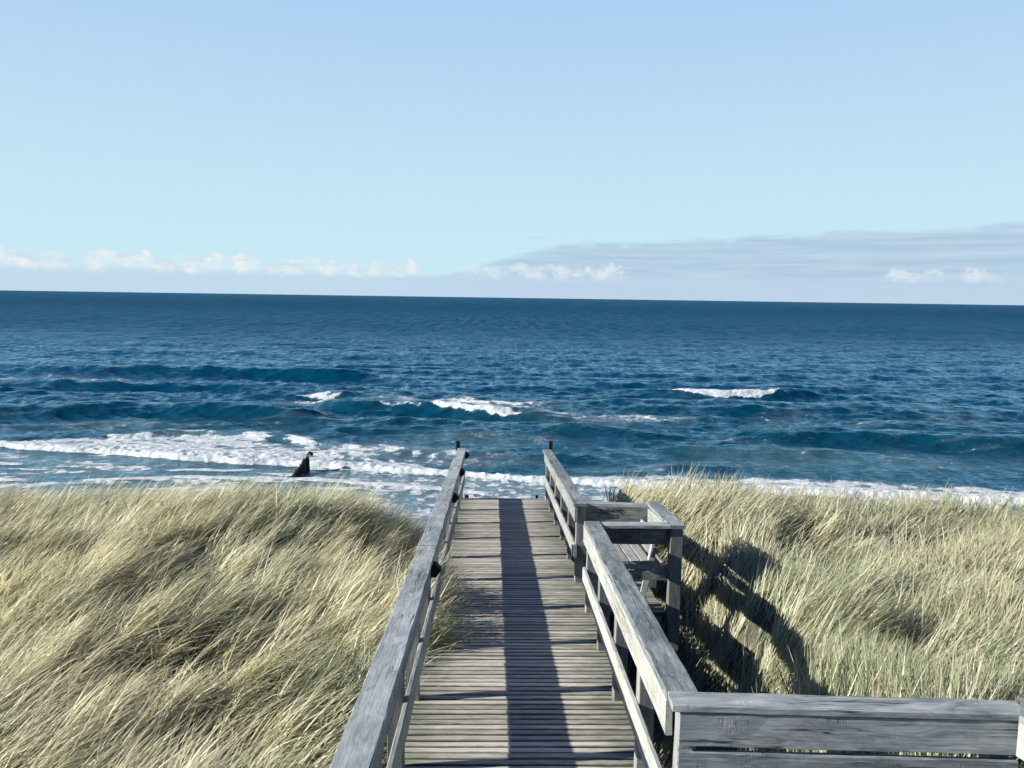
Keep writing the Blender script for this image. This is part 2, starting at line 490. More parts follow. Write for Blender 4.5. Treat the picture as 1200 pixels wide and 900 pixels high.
# marker-pen scrawl on the back board of the bay
strokes = [
    [(516, 292), (548, 288), (545, 250), (540, 218)], [(522, 218), (560, 232), (585, 228)], [(545, 256), (578, 250)],
    [(660, 232), (632, 246), (628, 268), (660, 274), (700, 258), (704, 238), (676, 232)], [(704, 238), (708, 272)],
    [(744, 276), (752, 232), (786, 240), (768, 256), (800, 274)],
    [(822, 228), (836, 270)], [(905, 232), (850, 246), (880, 262), (936, 318)],
    [(560, 300), (600, 284), (650, 300), (740, 318), (820, 332), (856, 330), (846, 362), (790, 370), (730, 352)],
    [(500, 360), (506, 334), (540, 330)], [(664, 388), (720, 382), (760, 372)], [(870, 215), (930, 236), (910, 252)]]
g_ = MB()
for st_ in strokes:
    pts = []
    for (cx_, cz_) in st_:
        X_ = 1.093 + (cx_ - 130) / 15 * 0.01075
        Z_ = zF - 0.043 - (cz_ - 172 - (cx_ - 130) * 0.03) / 15 * 0.0112
        t_ = (X_ - 1.093) / (2.02 - 1.093)
        pts.append((X_, YF - 0.085 - 0.09 * t_ - 0.0195, Z_))
    # flat ribbon strokes
    sm = []
    for a, b in zip(pts[:-1], pts[1:]):
        for k in range(3): sm.append(Vector(a).lerp(Vector(b), k / 3))
    sm.append(Vector(pts[-1]))
    g_.tube(sm, 0.0050, 5)
MK, nt, b, _ = new_mat('marker_ink')
nt.put(b.inputs['Base Color'], nt.mix(nt.noise(nt.node('ShaderNodeNewGeometry').outputs['Position'], 60, 2), (0.006, 0.008, 0.014), (0.03, 0.035, 0.05)))
b.inputs['Roughness'].default_value = 0.7
sc = g_.build('scrawl', MK, gb)
sc.matrix_parent_inverse = Matrix.Identity(4)
sc.parent = gb; sc.matrix_parent_inverse = gb.matrix_parent_inverse.inverted() if False else Matrix.Identity(4)

# ------------------------------------------------------------------ bench in the bay
BE = empty('park_bench', (1.7, 8.95, P(8.95)))
tag(BE, 'weathered slatted wooden bench in the railed bay, facing the boardwalk', 'bench')
m_ = MB()
for k in range(4):
    xx = 1.40 + k * 0.128
    m_.board(along(xx, 8.48, 0.545), along(xx, 9.46, 0.545), 0.115, 0.035, ch=0.005)
m_.build('seat', M_SEAT, BE)
m_ = MB()
for (xx, zz) in ((1.865, 0.66), (1.90, 0.79)):
    m_.board(along(xx, 8.48, zz), along(xx, 9.46, zz), 0.115, 0.03, side=(0.28, 0, 1), ch=0.005)
m_.build('backrest', M_RAIL, BE)
for yy in (8.56, 9.36):
    m_ = MB(); m_.board((1.36, yy, P(yy) + 0.49), (1.83, yy, P(yy) + 0.49), 0.06, 0.07, side=(0, 1, 0)); m_.build('seat_bearer', M_GREY, BE)
    m_ = MB(); m_.board((1.46, yy, P(yy) + 0.46), (1.38, yy, P(yy)), 0.07, 0.06, side=(1, 0, 0)); m_.build('leg', M_GREY, BE)
    m_ = MB(); m_.board((1.74, yy, P(yy)), (1.90, yy, P(yy) + 0.82), 0.07, 0.06, side=(1, 0, 0)); m_.build('leg', M_GREY, BE)

# ------------------------------------------------------------------ stair down to the beach
ST = empty('beach_stairs', (0.25, 15.6, P(15.5)))
tag(ST, 'timber stair dropping from the far end of the boardwalk to the beach', 'stairs')
m_ = MB()
for k in range(20):
    m_.board((-0.62, 15.62 + k * 0.30, P(15.5) - 0.22 - k * 0.19), (1.12, 15.62 + k * 0.30, P(15.5) - 0.22 - k * 0.19), 0.26, 0.04, side=(0, 1, 0))
m_.build('treads', M_POST, ST)
for x in (-0.66, 1.16):
    m_ = MB(); m_.board((x, 15.45, P(15.5) - 0.25), (x, 21.7, P(15.5) - 4.2), 0.05, 0.24); m_.build('stringer', M_POST, ST)
for (x, w_) in ((-0.515, 0.085), (0.935, 0.05)):
    m_ = MB(); m_.board((x, 15.47, P(15.5) - 0.6), (x, 15.47, P(15.5) + 0.055), w_, 0.07); m_.build('post', M_TAR, ST)

# ================================================================== TERRAIN
def canopy_left(x, y):
    """height of the grass top above the walk plane, left side (x<0)"""
    far = 0.10 + 0.46 * sstep(5.5, 12.5, y) + 0.20 * np.exp(-((x + 4.2) / 1.6) ** 2) * sstep(8, 12, y) - 0.05 * sstep(-6, -10, x)
    lim = np.clip(0.42 * (-0.75 - x) - 0.12, -0.35, 9)
    tuft = 0.42 * np.exp(-((y - 8.0) / 1.4) ** 2) * np.exp(-((x + 0.75) / 0.7) ** 2)
    return np.minimum(far, lim) + tuft


def canopy_right(x, y):
    x0 = 1.62 + 0.55 * sstep(5.0, 7.5, y)
    a = -0.80 + 1.30 * sstep(x0 + 0.05, x0 + 0.95, x) + 0.10 * sstep(3, 7, x) + 0.55 * (N3.fbm(x * 2.1 + 60, y * 2.1 + 60, 2) - 0.5) * sstep(1.5, 2.0, x) * (1 - sstep(3.4, 4.5, x))
    far = 0.70 * sstep(1.45, 2.3, x) - 0.45 * (1 - sstep(1.3, 1.9, x)) - 0.34 * sstep(3.0, 9.5, x)
    t = sstep(9.4, 11.5, y)
    return a * (1 - t) + far * t


def canopy(x, y):
    mid = (1 - sstep(-0.9, -0.5, x)) ; rt = sstep(1.0, 1.5, x)
    c = canopy_left(x, y) * mid + canopy_right(x, y) * rt + (-0.5) * (1 - mid) * (1 - rt)
    return c


def hummock(x, y):
    a = N1.fbm(x * 0.45 + 3, y * 0.45 + 8, 3) - 0.5
    b = N2.fbm(x * 1.25 + 31, y * 1.25 + 5, 2) - 0.5
    f = sstep(0.9, 2.5, np.abs(x - 0.25))
    return (0.24 * a + 0.17 * b) * (0.25 + 0.75 * f)


CREST = 13.1
SEA0 = 0.0


def ground(x, y):
    x = np.asarray(x, float); y = np.asarray(y, float)
    cr = CREST + 1.4 * (N3(x * 0.35 + 40, x * 0 + 3.0) - 0.5)
    cr = cr + 0.0 * x
    yy = np.minimum(y, cr)
    top = 9.14 - SLOPE * yy + canopy(x, yy) - 0.40 + hummock(x, y)
    top = np.where(np.abs(x - 0.25) < 1.0, np.minimum(top, 9.14 - SLOPE * np.minimum(y, 99) - 0.35), top)
    d = np.clip(y - cr, 0, None)
    fall = top - 0.50 * d + 0.5 * (1 - np.exp(-d)) * 0.3
    # beach: meets the water around y = 46
    beach = 2.1 - 0.048 * (y - 20) + 0.06 * (N4(x * 0.08, y * 0.12) - 0.5)
    beach = np.where(y > 44, beach - 0.02 * (y - 44) ** 1.2 * (y > 44), beach) if False else beach
    shore = 46.4 - 5.0 * sstep(-17.5, -10, x) - 0.03 * np.clip(x + 10, 0, 60)
    beach = 0.055 * (shore - y) + 0.05 * (N4(x * 0.08, y * 0.12) - 0.5)
    beach = np.maximum(beach, -3.0)
    k = 0.5
    return np.log(np.exp(np.clip(fall / k, -60, 60)) + np.exp(beach / k)) * k


def grid_axis(pts):
    out = []
    for (a, b, n) in pts: out.append(np.linspace(a, b, n, endpoint=False))
    out.append([pts[-1][1]])
    return np.concatenate(out)


gx = grid_axis([(-400, -40, 14), (-40, -15, 30), (-15, 15, 260), (15, 40, 30), (40, 400, 14)])
gy = grid_axis([(-30, -2, 18), (-2, 20, 200), (20, 56, 60), (56, 90, 10)])
GX, GY = np.meshgrid(gx, gy)
GZ = ground(GX, GY)
nx, ny = len(gx), len(gy)
idx = np.arange(nx * ny).reshape(ny, nx)
F = np.stack([idx[:-1, :-1].ravel(), idx[:-1, 1:].ravel(), idx[1:, 1:].ravel(), idx[1:, :-1].ravel()], 1)

M_SAND, nt, b, _ = new_mat('dune_sand')
geo = nt.node('ShaderNodeNewGeometry').outputs['Position']
sep = nt.node('ShaderNodeSeparateXYZ'); nt.put(sep.inputs[0], geo)
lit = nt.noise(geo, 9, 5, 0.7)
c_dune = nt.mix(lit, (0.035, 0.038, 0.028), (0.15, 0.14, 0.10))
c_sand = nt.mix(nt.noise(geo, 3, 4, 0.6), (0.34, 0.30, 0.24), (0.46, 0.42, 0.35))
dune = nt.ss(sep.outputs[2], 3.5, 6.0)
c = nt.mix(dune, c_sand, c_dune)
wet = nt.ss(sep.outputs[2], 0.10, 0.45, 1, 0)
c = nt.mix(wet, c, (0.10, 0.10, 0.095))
nt.put(b.inputs['Base Color'], c)
nt.put(b.inputs['Roughness'], nt.math('MULTIPLY_ADD', wet, -0.65, 0.9))
nt.put(b.inputs['Normal'], nt.bump(nt.math('MULTIPLY', lit, nt.math('SUBTRACT', 1.0, wet)), 0.5, 0.04))
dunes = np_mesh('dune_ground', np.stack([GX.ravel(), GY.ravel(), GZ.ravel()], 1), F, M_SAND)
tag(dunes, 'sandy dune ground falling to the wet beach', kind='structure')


# ================================================================== MARRAM GRASS
def grass_mat():
    m = bpy.data.materials.new('marram_grass'); m.use_nodes = True
    nt = NT(m.node_tree)
    for n in list(nt.n): nt.n.remove(n)
    out = nt.node('ShaderNodeOutputMaterial')
    c = nt.attr('col', 'Color')
    d = nt.node('ShaderNodeBsdfPrincipled')
    nt.put(d.inputs['Base Color'], c); d.inputs['Roughness'].default_value = 0.42
    d.inputs['Specular IOR Level'].default_value = 0.45
    t = nt.node('ShaderNodeBsdfTranslucent'); nt.put(t.inputs[0], c)
    mx = nt.node('ShaderNodeMixShader'); mx.inputs[0].default_value = 0.36
    nt.l.new(d.outputs[0], mx.inputs[1]); nt.l.new(t.outputs[0], mx.inputs[2])
    nt.l.new(mx.outputs[0], out.inputs[0])
    return m


M_GRASS = grass_mat()


def make_grass(name, label, x, y, seed, lscale=1.0, wide=1.0):
    r = np.random.default_rng(seed)
    n = len(x)
    # gather into tussocks: pull roots towards the nearest of a jittered lattice of centres
    cs = 0.50
    cx_ = np.floor(x / cs); cy_ = np.floor(y / cs)
    jx = N4.t[(cx_.astype(int)) & 255, (cy_.astype(int)) & 255]; jy = N5.t[(cx_.astype(int)) & 255, (cy_.astype(int)) & 255]
    tx = (cx_ + 0.2 + 0.6 * jx) * cs; ty = (cy_ + 0.2 + 0.6 * jy) * cs
    pull = 0.66 * r.random(n)
    x = x + (tx - x) * pull; y = y + (ty - y) * pull
    side = np.where(x < 0.25, -1.0, 1.0)
    z = ground(x, y)
    hum = N2.fbm(x * 0.9 + 11, y * 0.9 + 3, 3)
    hum2 = N3.fbm(x * 0.35 + 5, y * 0.5 + 13, 2)
    L = (0.40 + 0.42 * r.random(n) ** 1.3) * (0.60 + 0.7 * hum) * (0.78 + 0.44 * jy) * lscale
    # blades by the walk are shorter so the planks stay clear, except the tuft that spills over
    nearw = np.where(side < 0, sstep(-2.2, -0.75, x), sstep(2.4, 1.4, x))
    spill = np.exp(-((y - 8.0) / 1.4) ** 2) * (side < 0)
    L = L * (1 + 0.35 * spill * (x > -1.05))
    L = L * (1 - nearw * (0.42 - 0.42 * spill) * np.where(side > 0, 0.3, 1.0))
    # wind blows to the right and a little away
    az = R(12) + (N1.fbm(x * 0.9, y * 0.9, 2) - 0.5) * 2.2 + r.normal(0, 0.42, n)
    tuftc = jx; az = az + (jy - 0.5) * 0.75
    rad = np.arctan2(y - ty, x - tx)
    # on the right, sheltered grass stands straighter
    shel = (side > 0) * (1 - sstep(2.2, 6.0, x)) * (1 - sstep(8, 11.5, y) * 0.6)
    th0 = np.abs(r.normal(0.28, 0.20, n)) + 0.10
    th1 = np.clip(r.normal(1.32, 0.30, n) - 0.45 * shel + 0.25 * (hum2 - 0.5), 0.5, 2.0)
    az0 = rad * 0 + np.where(r.random(n) < 0.45, rad, az) * 1.0
    dx0, dy0 = np.cos(az0), np.sin(az0); dx1, dy1 = np.cos(az), np.sin(az)
    W = (0.0038 + 0.0036 * r.random(n)) * wide * (1 + 0.05 * np.clip(y - 6, 0, 12))
    SEG = 5
    px, py, pz = x.copy(), y.copy(), z - 0.02
    verts = np.zeros((n, 2 * SEG + 1, 3), np.float32)
    colr = np.zeros((n, 2 * SEG + 1, 3), np.float32)
    # colours: straw to grey green
    g = np.clip(0.10 + 1.35 * (N5.fbm(x * 0.6 + 7, y * 0.6 + 2, 3) - 0.32) + r.normal(0, 0.20, n) + 0.50 * shel + 0.10 * (side > 0) - 0.06 * (side < 0) + (tuftc - 0.5) * 0.55, 0, 1)
    straw = np.array([0.65, 0.61, 0.40]); green = np.array([0.19, 0.26, 0.13]); pale = np.array([0.76, 0.73, 0.56]); brown = np.array([0.30, 0.22, 0.13])
    base = straw[None] * (1 - g[:, None]) + green[None] * g[:, None]
    bsel = r.random(n)
    base = np.where((bsel < 0.24)[:, None], pale[None] * (0.75 + 0.25 * r.random((n, 1))), base)
    base = np.where((bsel > 0.965)[:, None], brown[None], base)
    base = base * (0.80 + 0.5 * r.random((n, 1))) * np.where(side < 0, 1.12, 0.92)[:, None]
    wazx, wazy = -np.sin(az + r.normal(0, 0.6, n)), np.cos(az + r.normal(0, 0.6, n))
    for k in range(SEG + 1):
        f = k / SEG
        w = W * (1 - f ** 2.2) if k else W * 0.8
        if k < SEG:
            for s, sg in ((0, -1), (1, 1)):
                verts[:, 2 * k + s, 0] = px + sg * w * wazx
                verts[:, 2 * k + s, 1] = py + sg * w * wazy
                verts[:, 2 * k + s, 2] = pz
                colr[:, 2 * k + s] = base
        else:
            verts[:, 2 * SEG, 0] = px; verts[:, 2 * SEG, 1] = py; verts[:, 2 * SEG, 2] = pz
        # the upper blade dries to straw, the foot stays green
        tip = base * (1 - 0.35 * f) + straw[None] * 0.35 * f
        if k < SEG:
            colr[:, 2 * k] = tip; colr[:, 2 * k + 1] = tip
        else: colr[:, 2 * SEG] = tip
        fn = (k + 0.5) / SEG
        th = th0 + (th1 - th0) * fn ** 0.75
        mixf = min(1, fn * 2.2)
        ddx = dx0 * (1 - mixf) + dx1 * mixf; ddy = dy0 * (1 - mixf) + dy1 * mixf
        nn = np.sqrt(ddx ** 2 + ddy ** 2) + 1e-6
        st = L / SEG
        px = px + st * np.sin(th) * ddx / nn; py = py + st * np.sin(th) * ddy / nn; pz = pz + st * np.cos(th)
    off = (np.arange(n) * (2 * SEG + 1))[:, None]
    quads = np.concatenate([off + np.array([[2 * k, 2 * k + 1, 2 * k + 3, 2 * k + 2]]) for k in range(SEG - 1)], 0)
    tris = off + np.array([[2 * SEG - 2, 2 * SEG - 1, 2 * SEG]])
    o = np_mesh(name, verts.reshape(-1, 3), [quads, tris], M_GRASS, {'col': colr.reshape(-1, 3)}, smooth=True)
    tag(o, label, kind='stuff')
    return o


def scatter(n, x0, x1, y0, y1, seed, keep):
    r = np.random.default_rng(seed)
    x = r.uniform(x0, x1, n); y = r.uniform(y0, y1, n)
    k = keep(x, y, r)
    return x[k], y[k]


def keepL(x, y, r):
    d = 1.0 - 0.45 * sstep(6, 13, y)
    inview = np.abs(x - 0.2) < (0.72 * y + 3.0)
    d = np.where(inview, d, d * 0.25)
    hol = sstep(0.26, 0.38, N2.fbm(x * 0.9 + 11, y * 0.9 + 3, 3))
    d = d * (0.28 + 0.72 * np.maximum(hol, (x > 0) * (x < 3.4) * (y < 9)))
    cr = CREST + 1.4 * (N3(x * 0.35 + 40, x * 0 + 3.0) - 0.5)
    d = d * (1 - 0.85 * sstep(cr + 1.5, cr + 3.5, y))
    return r.random(len(x)) < d


def bay_clear(x, y):
    inbay = (x > 0.9) & (x < 2.12) & (y > 8.2) & (y < 9.8)
    plat = (x > 0.9) & (y < 3.95)
    return ~(inbay | plat)


x, y = scatter(260000, -15, -0.74, 1.2, 17.5, 21, keepL)
xs_, ys_ = scatter(3600, -1.0, -0.70, 6.5, 9.7, 23, lambda a, b, r: r.random(len(a)) < 0.35 + 0.65 * N1(a * 0 + 3, b * 1.7))
x = np.concatenate([x, xs_]); y = np.concatenate([y, ys_])
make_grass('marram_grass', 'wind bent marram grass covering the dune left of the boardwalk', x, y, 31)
x, y = scatter(235000, 1.22, 15, 2.6, 17.5, 22, lambda a, b, r: keepL(a, b, r) & bay_clear(a, b))
xs_, ys_ = scatter(30000, 1.32, 3.5, 3.98, 9.4, 24, lambda a, b, r: bay_clear(a, b))
x = np.concatenate([x, xs_]); y = np.concatenate([y, ys_])
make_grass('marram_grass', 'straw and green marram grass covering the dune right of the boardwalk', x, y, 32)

# ================================================================== SEA
tanf = np.concatenate([-np.geomspace(7, 0.95, 30), np.linspace(-0.93, 0.93, 1150), np.geomspace(0.95, 7, 30)])
inv = np.concatenate([np.linspace(1 / 38.0, 1 / 700.0, 820), np.linspace(1 / 700.0, 1 / 40000.0, 60)[1:]])
yr = 1.0 / inv
T, Y = np.meshgrid(tanf, yr)
X = T * Y
Sx = X.ravel(); Sy = Y.ravel()


def line_y(x, pts):
    return np.interp(x, [p[0] for p in pts], [p[1] for p in pts])


def swell(x, y, pts, amp, front, back, x0, x1, soft, wob=0.0, seed=0):
    """an individual wave ridge: crest along pts, steep face towards the shore"""
    c = line_y(x, pts) + wob * (N3.fbm(x * 0.12 + seed, x * 0 + seed, 3) - 0.5)
    d = y - c
    prof = np.where(d < 0, np.exp(-(d / front) ** 2), np.exp(-(d / back) ** 2))
    e = sstep(x0 - soft, x0 + soft, x) * (1 - sstep(x1 - soft, x1 + soft, x))
    am = 0.75 + 0.5 * N4.fbm(x * 0.15 + seed, x * 0 + 2 * seed, 2)
    return amp * am * e * prof, d, e


h = np.zeros_like(Sx); foam = np.zeros_like(Sx); milk = np.zeros_like(Sx)
# random sea: swell and chop
wr = np.random.default_rng(5)
ramp = sstep(46, 75, Sy)
fade = 1 - sstep(450, 690, Sy)
for k in range(52):
    lam = 1.0 * (24 / 1.0) ** (k / 51.0)
    a = 0.0088 * lam ** 0.84 * wr.uniform(0.6, 1.3)
    if lam > 9: a *= 0.45
    th = R(-100 + 5) + wr.normal(0, 0.52 if lam < 8 else 0.20)
    kx, ky = math.cos(th) * 2 * math.pi / lam, math.sin(th) * 2 * math.pi / lam
    ph = kx * Sx + ky * Sy + wr.uniform(0, 6.28) + (N1(Sx * 0.02 + k, Sy * 0.02) * 5)
    s_ = np.sin(ph)
    cell = Sy * Sy * (inv[0] - inv[1])       # row spacing at this distance
    ok = np.clip(1.6 - 3.2 * cell / lam, 0, 1)
    env = 0.35 + 1.3 * N2(Sx / (lam * 3.0) + 3 * k, Sy / (lam * 2.0) + k)
    h += a * (s_ - 0.25 * np.cos(2 * ph)) * env * ok * (0.35 + 0.65 * ramp)
h *= fade

# named swells and breakers, where the photo has them
def add(pts, amp, front, back, x0, x1, soft=2.0, wob=0, seed=1):
    global h
    s_, d, e = swell(Sx, Sy, pts, amp, front, back, x0, x1, soft, wob, seed)
    h = h + s_
    return d, e

add([(-80, 114), (-64, 113), (-50, 112.5), (-39, 112), (-20, 109), (-8, 108)], 1.25, 2.2, 6, -68, -16, 8, 2, 1)
add([(-120, 128), (0, 122), (120, 116)], 0.4, 3.5, 9, -100, 100, 20, 5, 11)
add([(-120, 155), (0, 150), (120, 146)], 0.5, 4, 10, -120, 20, 30, 8, 12)
add([(0, 140), (150, 128)], 0.5, 4, 10, 30, 120, 20, 8, 13)
add([(-60, 97), (-30, 97)], 0.35, 2.0, 5, -60, -30, 8, 2, 14)
dA, eA = add([(-32, 89), (-22, 88.6), (-12, 87.6), (-7, 85)], 0.80, 1.5, 4, -29, -10, 3.0, 0.5, 2)
dB, eB = add([(-20, 82.5), (-11.5, 80.9), (-7.8, 79.6), (-4.2, 79), (-0.6, 77.2), (2.8, 76.1), (10, 75)], 1.05, 1.5, 3.5, -17, 6.5, 3.0, 0.5, 3)
dC, eC = add([(12, 97), (21.7, 95.2), (27.4, 93.6), (34.8, 94.4), (45, 98)], 0.95, 1.5, 4, 17, 41, 3, 0.4, 4)
add([(18, 64), (27.8, 65.2), (34.9, 64.4), (39.9, 63), (60, 60)], 1.0, 1.5, 4, 22, 60, 4, 0.8, 5)
add([(30, 72), (39, 71.3), (60, 69)], 0.6, 1.6, 4, 34, 60, 4, 0.8, 6)
add([(-60, 75), (-40, 76.2), (-33, 76.6), (-26, 75.2), (-17, 73.2)], 0.95, 1.6, 4, -56, -16, 4, 0.8, 7)
add([(-14, 72), (0, 70), (14, 66)], 0.5, 1.3, 3, -12, 14, 3, 0.8, 8)
add([(8, 53.2), (13.7, 54), (17.4, 53.9), (21, 53)], 0.34, 0.8, 1.8, 11, 18.5, 2, 0.3, 9)
add([(-8, 58), (10, 56)], 0.35, 0.9, 2.2, -7, 9, 3, 0.6, 10)
add([(8, 60.5), (30, 58)], 0.3, 0.9, 2.2, 10, 30, 4, 0.6, 16)
add([(10, 83), (50, 80)], 0.5, 2.0, 4.5, 12, 48, 6, 1.5, 15)


def crestfoam(d, e, x0, x1, soft, f0, f1, s=1.0, seed=0, back=1.4):
    """white water: from f0 m in front of the crest to f1 m behind it"""
    global foam, h
    rag = 1.1 * (N1.fbm(Sx * 0.8 + seed, Sy * 0.8, 4) - 0.5)
    tx_ = np.clip((Sx - x0) / (x1 - x0), 0, 1)
    lens = np.clip((4 * tx_ * (1 - tx_)) ** 0.6, 0.05, 1)
    f0 = f0 * lens * (0.75 + 0.5 * N4.fbm(Sx * 0.35, Sx * 0 + seed, 3)); f1 = f1 * (0.4 + 0.6 * lens)
    b = sstep(f0 - 0.3, f0 + 0.1, d + rag * 1.1) * (1 - sstep(f1 - back, f1 + 0.5, d + rag * 2.2))
    ex = sstep(x0 - soft, x0 + soft, Sx + 2 * rag) * (1 - sstep(x1 - soft, x1 + soft, Sx + 2 * rag))
    v = b * ex * s
    foam = np.maximum(foam, v)
    h = h + v * 0.16 * (N2.fbm(Sx * 2.2, Sy * 2.2, 3) - 0.25)


add([(-90, 98), (-20, 96), (10, 98)], 0.5, 1.5, 4, -80, 0, 12, 3, 21)
add([(0, 106), (60, 101)], 0.6, 1.7, 4, 4, 60, 10, 3, 22)
add([(5, 88), (60, 84)], 0.45, 1.4, 3.5, 10, 60, 8, 2, 23)
add([(-40, 70), (0, 67), (16, 66)], 0.35, 1.1, 3, -40, 14, 6, 1.5, 24)
crestfoam(dA, eA, -22.8, -17.0, 0.5, -1.0, 0.4, 1.0, 3)
crestfoam(dB, eB, -12.2, -6.6, 0.6, -0.45, 0.5, 0.9, 5)
crestfoam(dB, eB, -6.4, 3.2, 1.0, -1.15, 0.8, 1.0, 7)
crestfoam(dC, eC, 21.4, 36.0, 1.6, -1.5, 0.7, 1.0, 9)

# surf zone: broad band of white water with a sharp shoreward front
front = [(-90, 66.5), (-60, 62), (-48, 60.5), (-37.8, 59.0), (-33, 57.5), (-28.2, 56.6), (-23.1, 54.9), (-17.7, 53.5), (-12.3, 52.7), (-7.7, 51.9), (-4.6, 51.0),
         (-1, 50.2), (3.6, 49.0), (7, 48.4), (12.5, 47.2), (17.7, 46.2), (23, 45.6), (28, 45.0), (32.7, 43.9), (60, 40)]
backl = [(-90, 70), (-60, 64.5), (-48, 63), (-38, 61.2), (-34, 62.5), (-31.5, 63.2), (-27.4, 64.6), (-23.2, 64.6), (-18.5, 62), (-14, 58.5), (-7.7, 55), (-4.6, 53.6), (-1, 52.3), (3.6, 51.0),
         (7, 51.2), (12.5, 50.8), (17.7, 50.3), (23, 50.0), (28, 49.4), (32.7, 48.8), (60, 45)]
fy = line_y(Sx, front) + 0.8 * (N1.fbm(Sx * 0.5, Sx * 0 + 7, 4) - 0.5)
by = line_y(Sx, backl) + 1.6 * (N2.fbm(Sx * 0.5, Sx * 0 + 3, 4) - 0.5)
q = (Sy - fy) / np.maximum(by - fy, 0.4)
band = sstep(-0.02, 0.05, q) * (1 - sstep(0.75, 1.15, q))
lace = N3.fbm(Sx * 0.9 + 4, Sy * 0.9, 5)
solid = (1 - sstep(0.28, 0.6, q)) + 0.55 * sstep(0.65, 0.9, q) * (1 - sstep(0.95, 1.1, q))
bw = band * np.clip(0.52 + 0.55 * solid + 0.9 * (lace - 0.5), 0, 1)
foam = np.maximum(foam, bw)
h = h * (1 - 0.6 * band) + 0.30 * sstep(-0.03, 0.06, q) * (1 - sstep(0.1, 0.9, q)) + band * solid * 0.22 * (N4.fbm(Sx * 2.0, Sy * 2.0, 3) - 0.3)
milk = np.maximum(milk, band * 0.8)
# second breaker at the back of the band on the left
d2 = Sy - line_y(Sx, [(-40, 63.5), (-31.5, 63.4), (-27, 65.0), (-23, 65.2), (-18.5, 64.5), (-12, 61)])
e2 = sstep(-32, -28, Sx) * (1 - sstep(-15.5, -12, Sx))
h += 0.42 * e2 * np.where(d2 < 0, np.exp(-(d2 / 0.9) ** 2), np.exp(-(d2 / 2.2) ** 2))
f2 = e2 * sstep(0.40, 0.62, N5.fbm(Sx * 0.45, Sy * 0.9, 4)) * sstep(-2.2, -1.6, d2) * (1 - sstep(0.2, 0.7, d2))
foam = np.maximum(foam, f2)
milk = np.maximum(milk, e2 * np.exp(-(d2 / 2.2) ** 2) * 0.9)
f2b = np.exp(-((Sx + 30.8) / 1.3) ** 2) * np.exp(-((Sy - 63.4) / 0.5) ** 2)
foam = np.maximum(foam, sstep(0.4, 0.7, f2b))
# wash in front of the band: streaked, thin, smooth
wash = sstep(0.0, 0.3, fy - Sy + 0.5)
st = N1.fbm(Sx * 0.28 + 50, Sy * 1.1, 5)
foam = np.maximum(foam, wash * sstep(0.50, 0.72, st) * 0.55)
foam = np.maximum(foam, wash * (0.24 * sstep(-16, -6, Sx) + 0.2 + 0.2 * sstep(5, 10, Sx)) * (0.7 + 0.8 * (lace - 0.3)))
milk = np.maximum(milk, wash * 0.75)
h = np.where(wash > 0, h * (1 - 0.75 * wash), h)
# small breaking lines in the wash, left
for (pts, x0, x1, wd, s) in (([(-50, 55.5), (-37, 53.6), (-33, 53.2), (-29, 52.6)], -60, -31.5, 0.45, 1.0),
                             ([(-50, 50.5), (-34, 48.8), (-30, 48.6), (-26, 48.2)], -60, -28.5, 0.4, 1.0),
                             ([(-30, 48.6), (-25, 48.7), (-20.3, 49.4), (-15, 49.6), (-9.6, 49.0), (-4, 47.4), (0, 46.2)], -27, 1, 0.55, 0.95),
                             ([(-25, 51.6), (-19, 51.8), (-13, 52.2)], -23, -15, 0.45, 0.7)):
    dd = Sy - line_y(Sx, pts) + 0.9 * (N2.fbm(Sx * 0.5, Sy * 0.5 + 9, 4) - 0.5)
    e_ = sstep(x0, x0 + 2, Sx) * (1 - sstep(x1 - 2, x1, Sx))
    f_ = e_ * sstep(-wd, -wd + 0.2, dd) * (1 - sstep(wd * 0.4, wd * 1.8, dd)) * s
    foam = np.maximum(foam, f_)
    h += 0.10 * e_ * np.exp(-(dd / 0.5) ** 2)
# patches of old foam drifting behind the breakers
def patch(xc, yc, rx, ry, s, sc=0.7):
    global foam, milk
    g_ = np.exp(-(((Sx - xc) / rx) ** 2 + ((Sy - yc) / ry) ** 2))
    n_ = N5.fbm(Sx * sc + xc, Sy * sc * 1.1 + yc, 5)
    foam = np.maximum(foam, s * sstep(0.0, 0.75, g_) * (0.66 + 1.3 * (n_ - 0.5)))
    milk = np.maximum(milk, g_ * 0.8)

patch(-4, 85.2, 9.5, 4.0, 0.85)
patch(4, 79, 6, 2.2, 0.7)
patch(12, 76.5, 9, 2.6, 0.45)
patch(28, 88.5, 9, 3.0, 0.30)
patch(-20, 84.5, 5, 2.0, 0.35)
patch(-62, 104, 13, 5, 0.55)
patch(-13, 59, 9, 3.5, 0.65)
patch(-4, 55.5, 7, 2.2, 0.45)
patch(9, 53, 4, 1.2, 0.35)
patch(30, 71, 6, 3, 0.3)
patch(-40, 69, 18, 3, 0.25)
patch(-2, 63.5, 9, 3, 0.28)
patch(25, 57, 14, 4, 0.22)
stk = N4.fbm(Sx * 0.10 + 9, Sy * 0.75, 5)
foam = np.maximum(foam, 0.22 * sstep(0.52, 0.74, stk) * (1 - sstep(75, 112, Sy)))
foam = np.clip(foam, 0, 1); milk = np.clip(milk, 0, 1)

SZ = h
nx, ny = len(tanf), len(yr)
idx = np.arange(nx * ny).reshape(ny, nx)
F = np.stack([idx[:-1, :-1].ravel(), idx[:-1, 1:].ravel(), idx[1:, 1:].ravel(), idx[1:, :-1].ravel()], 1)


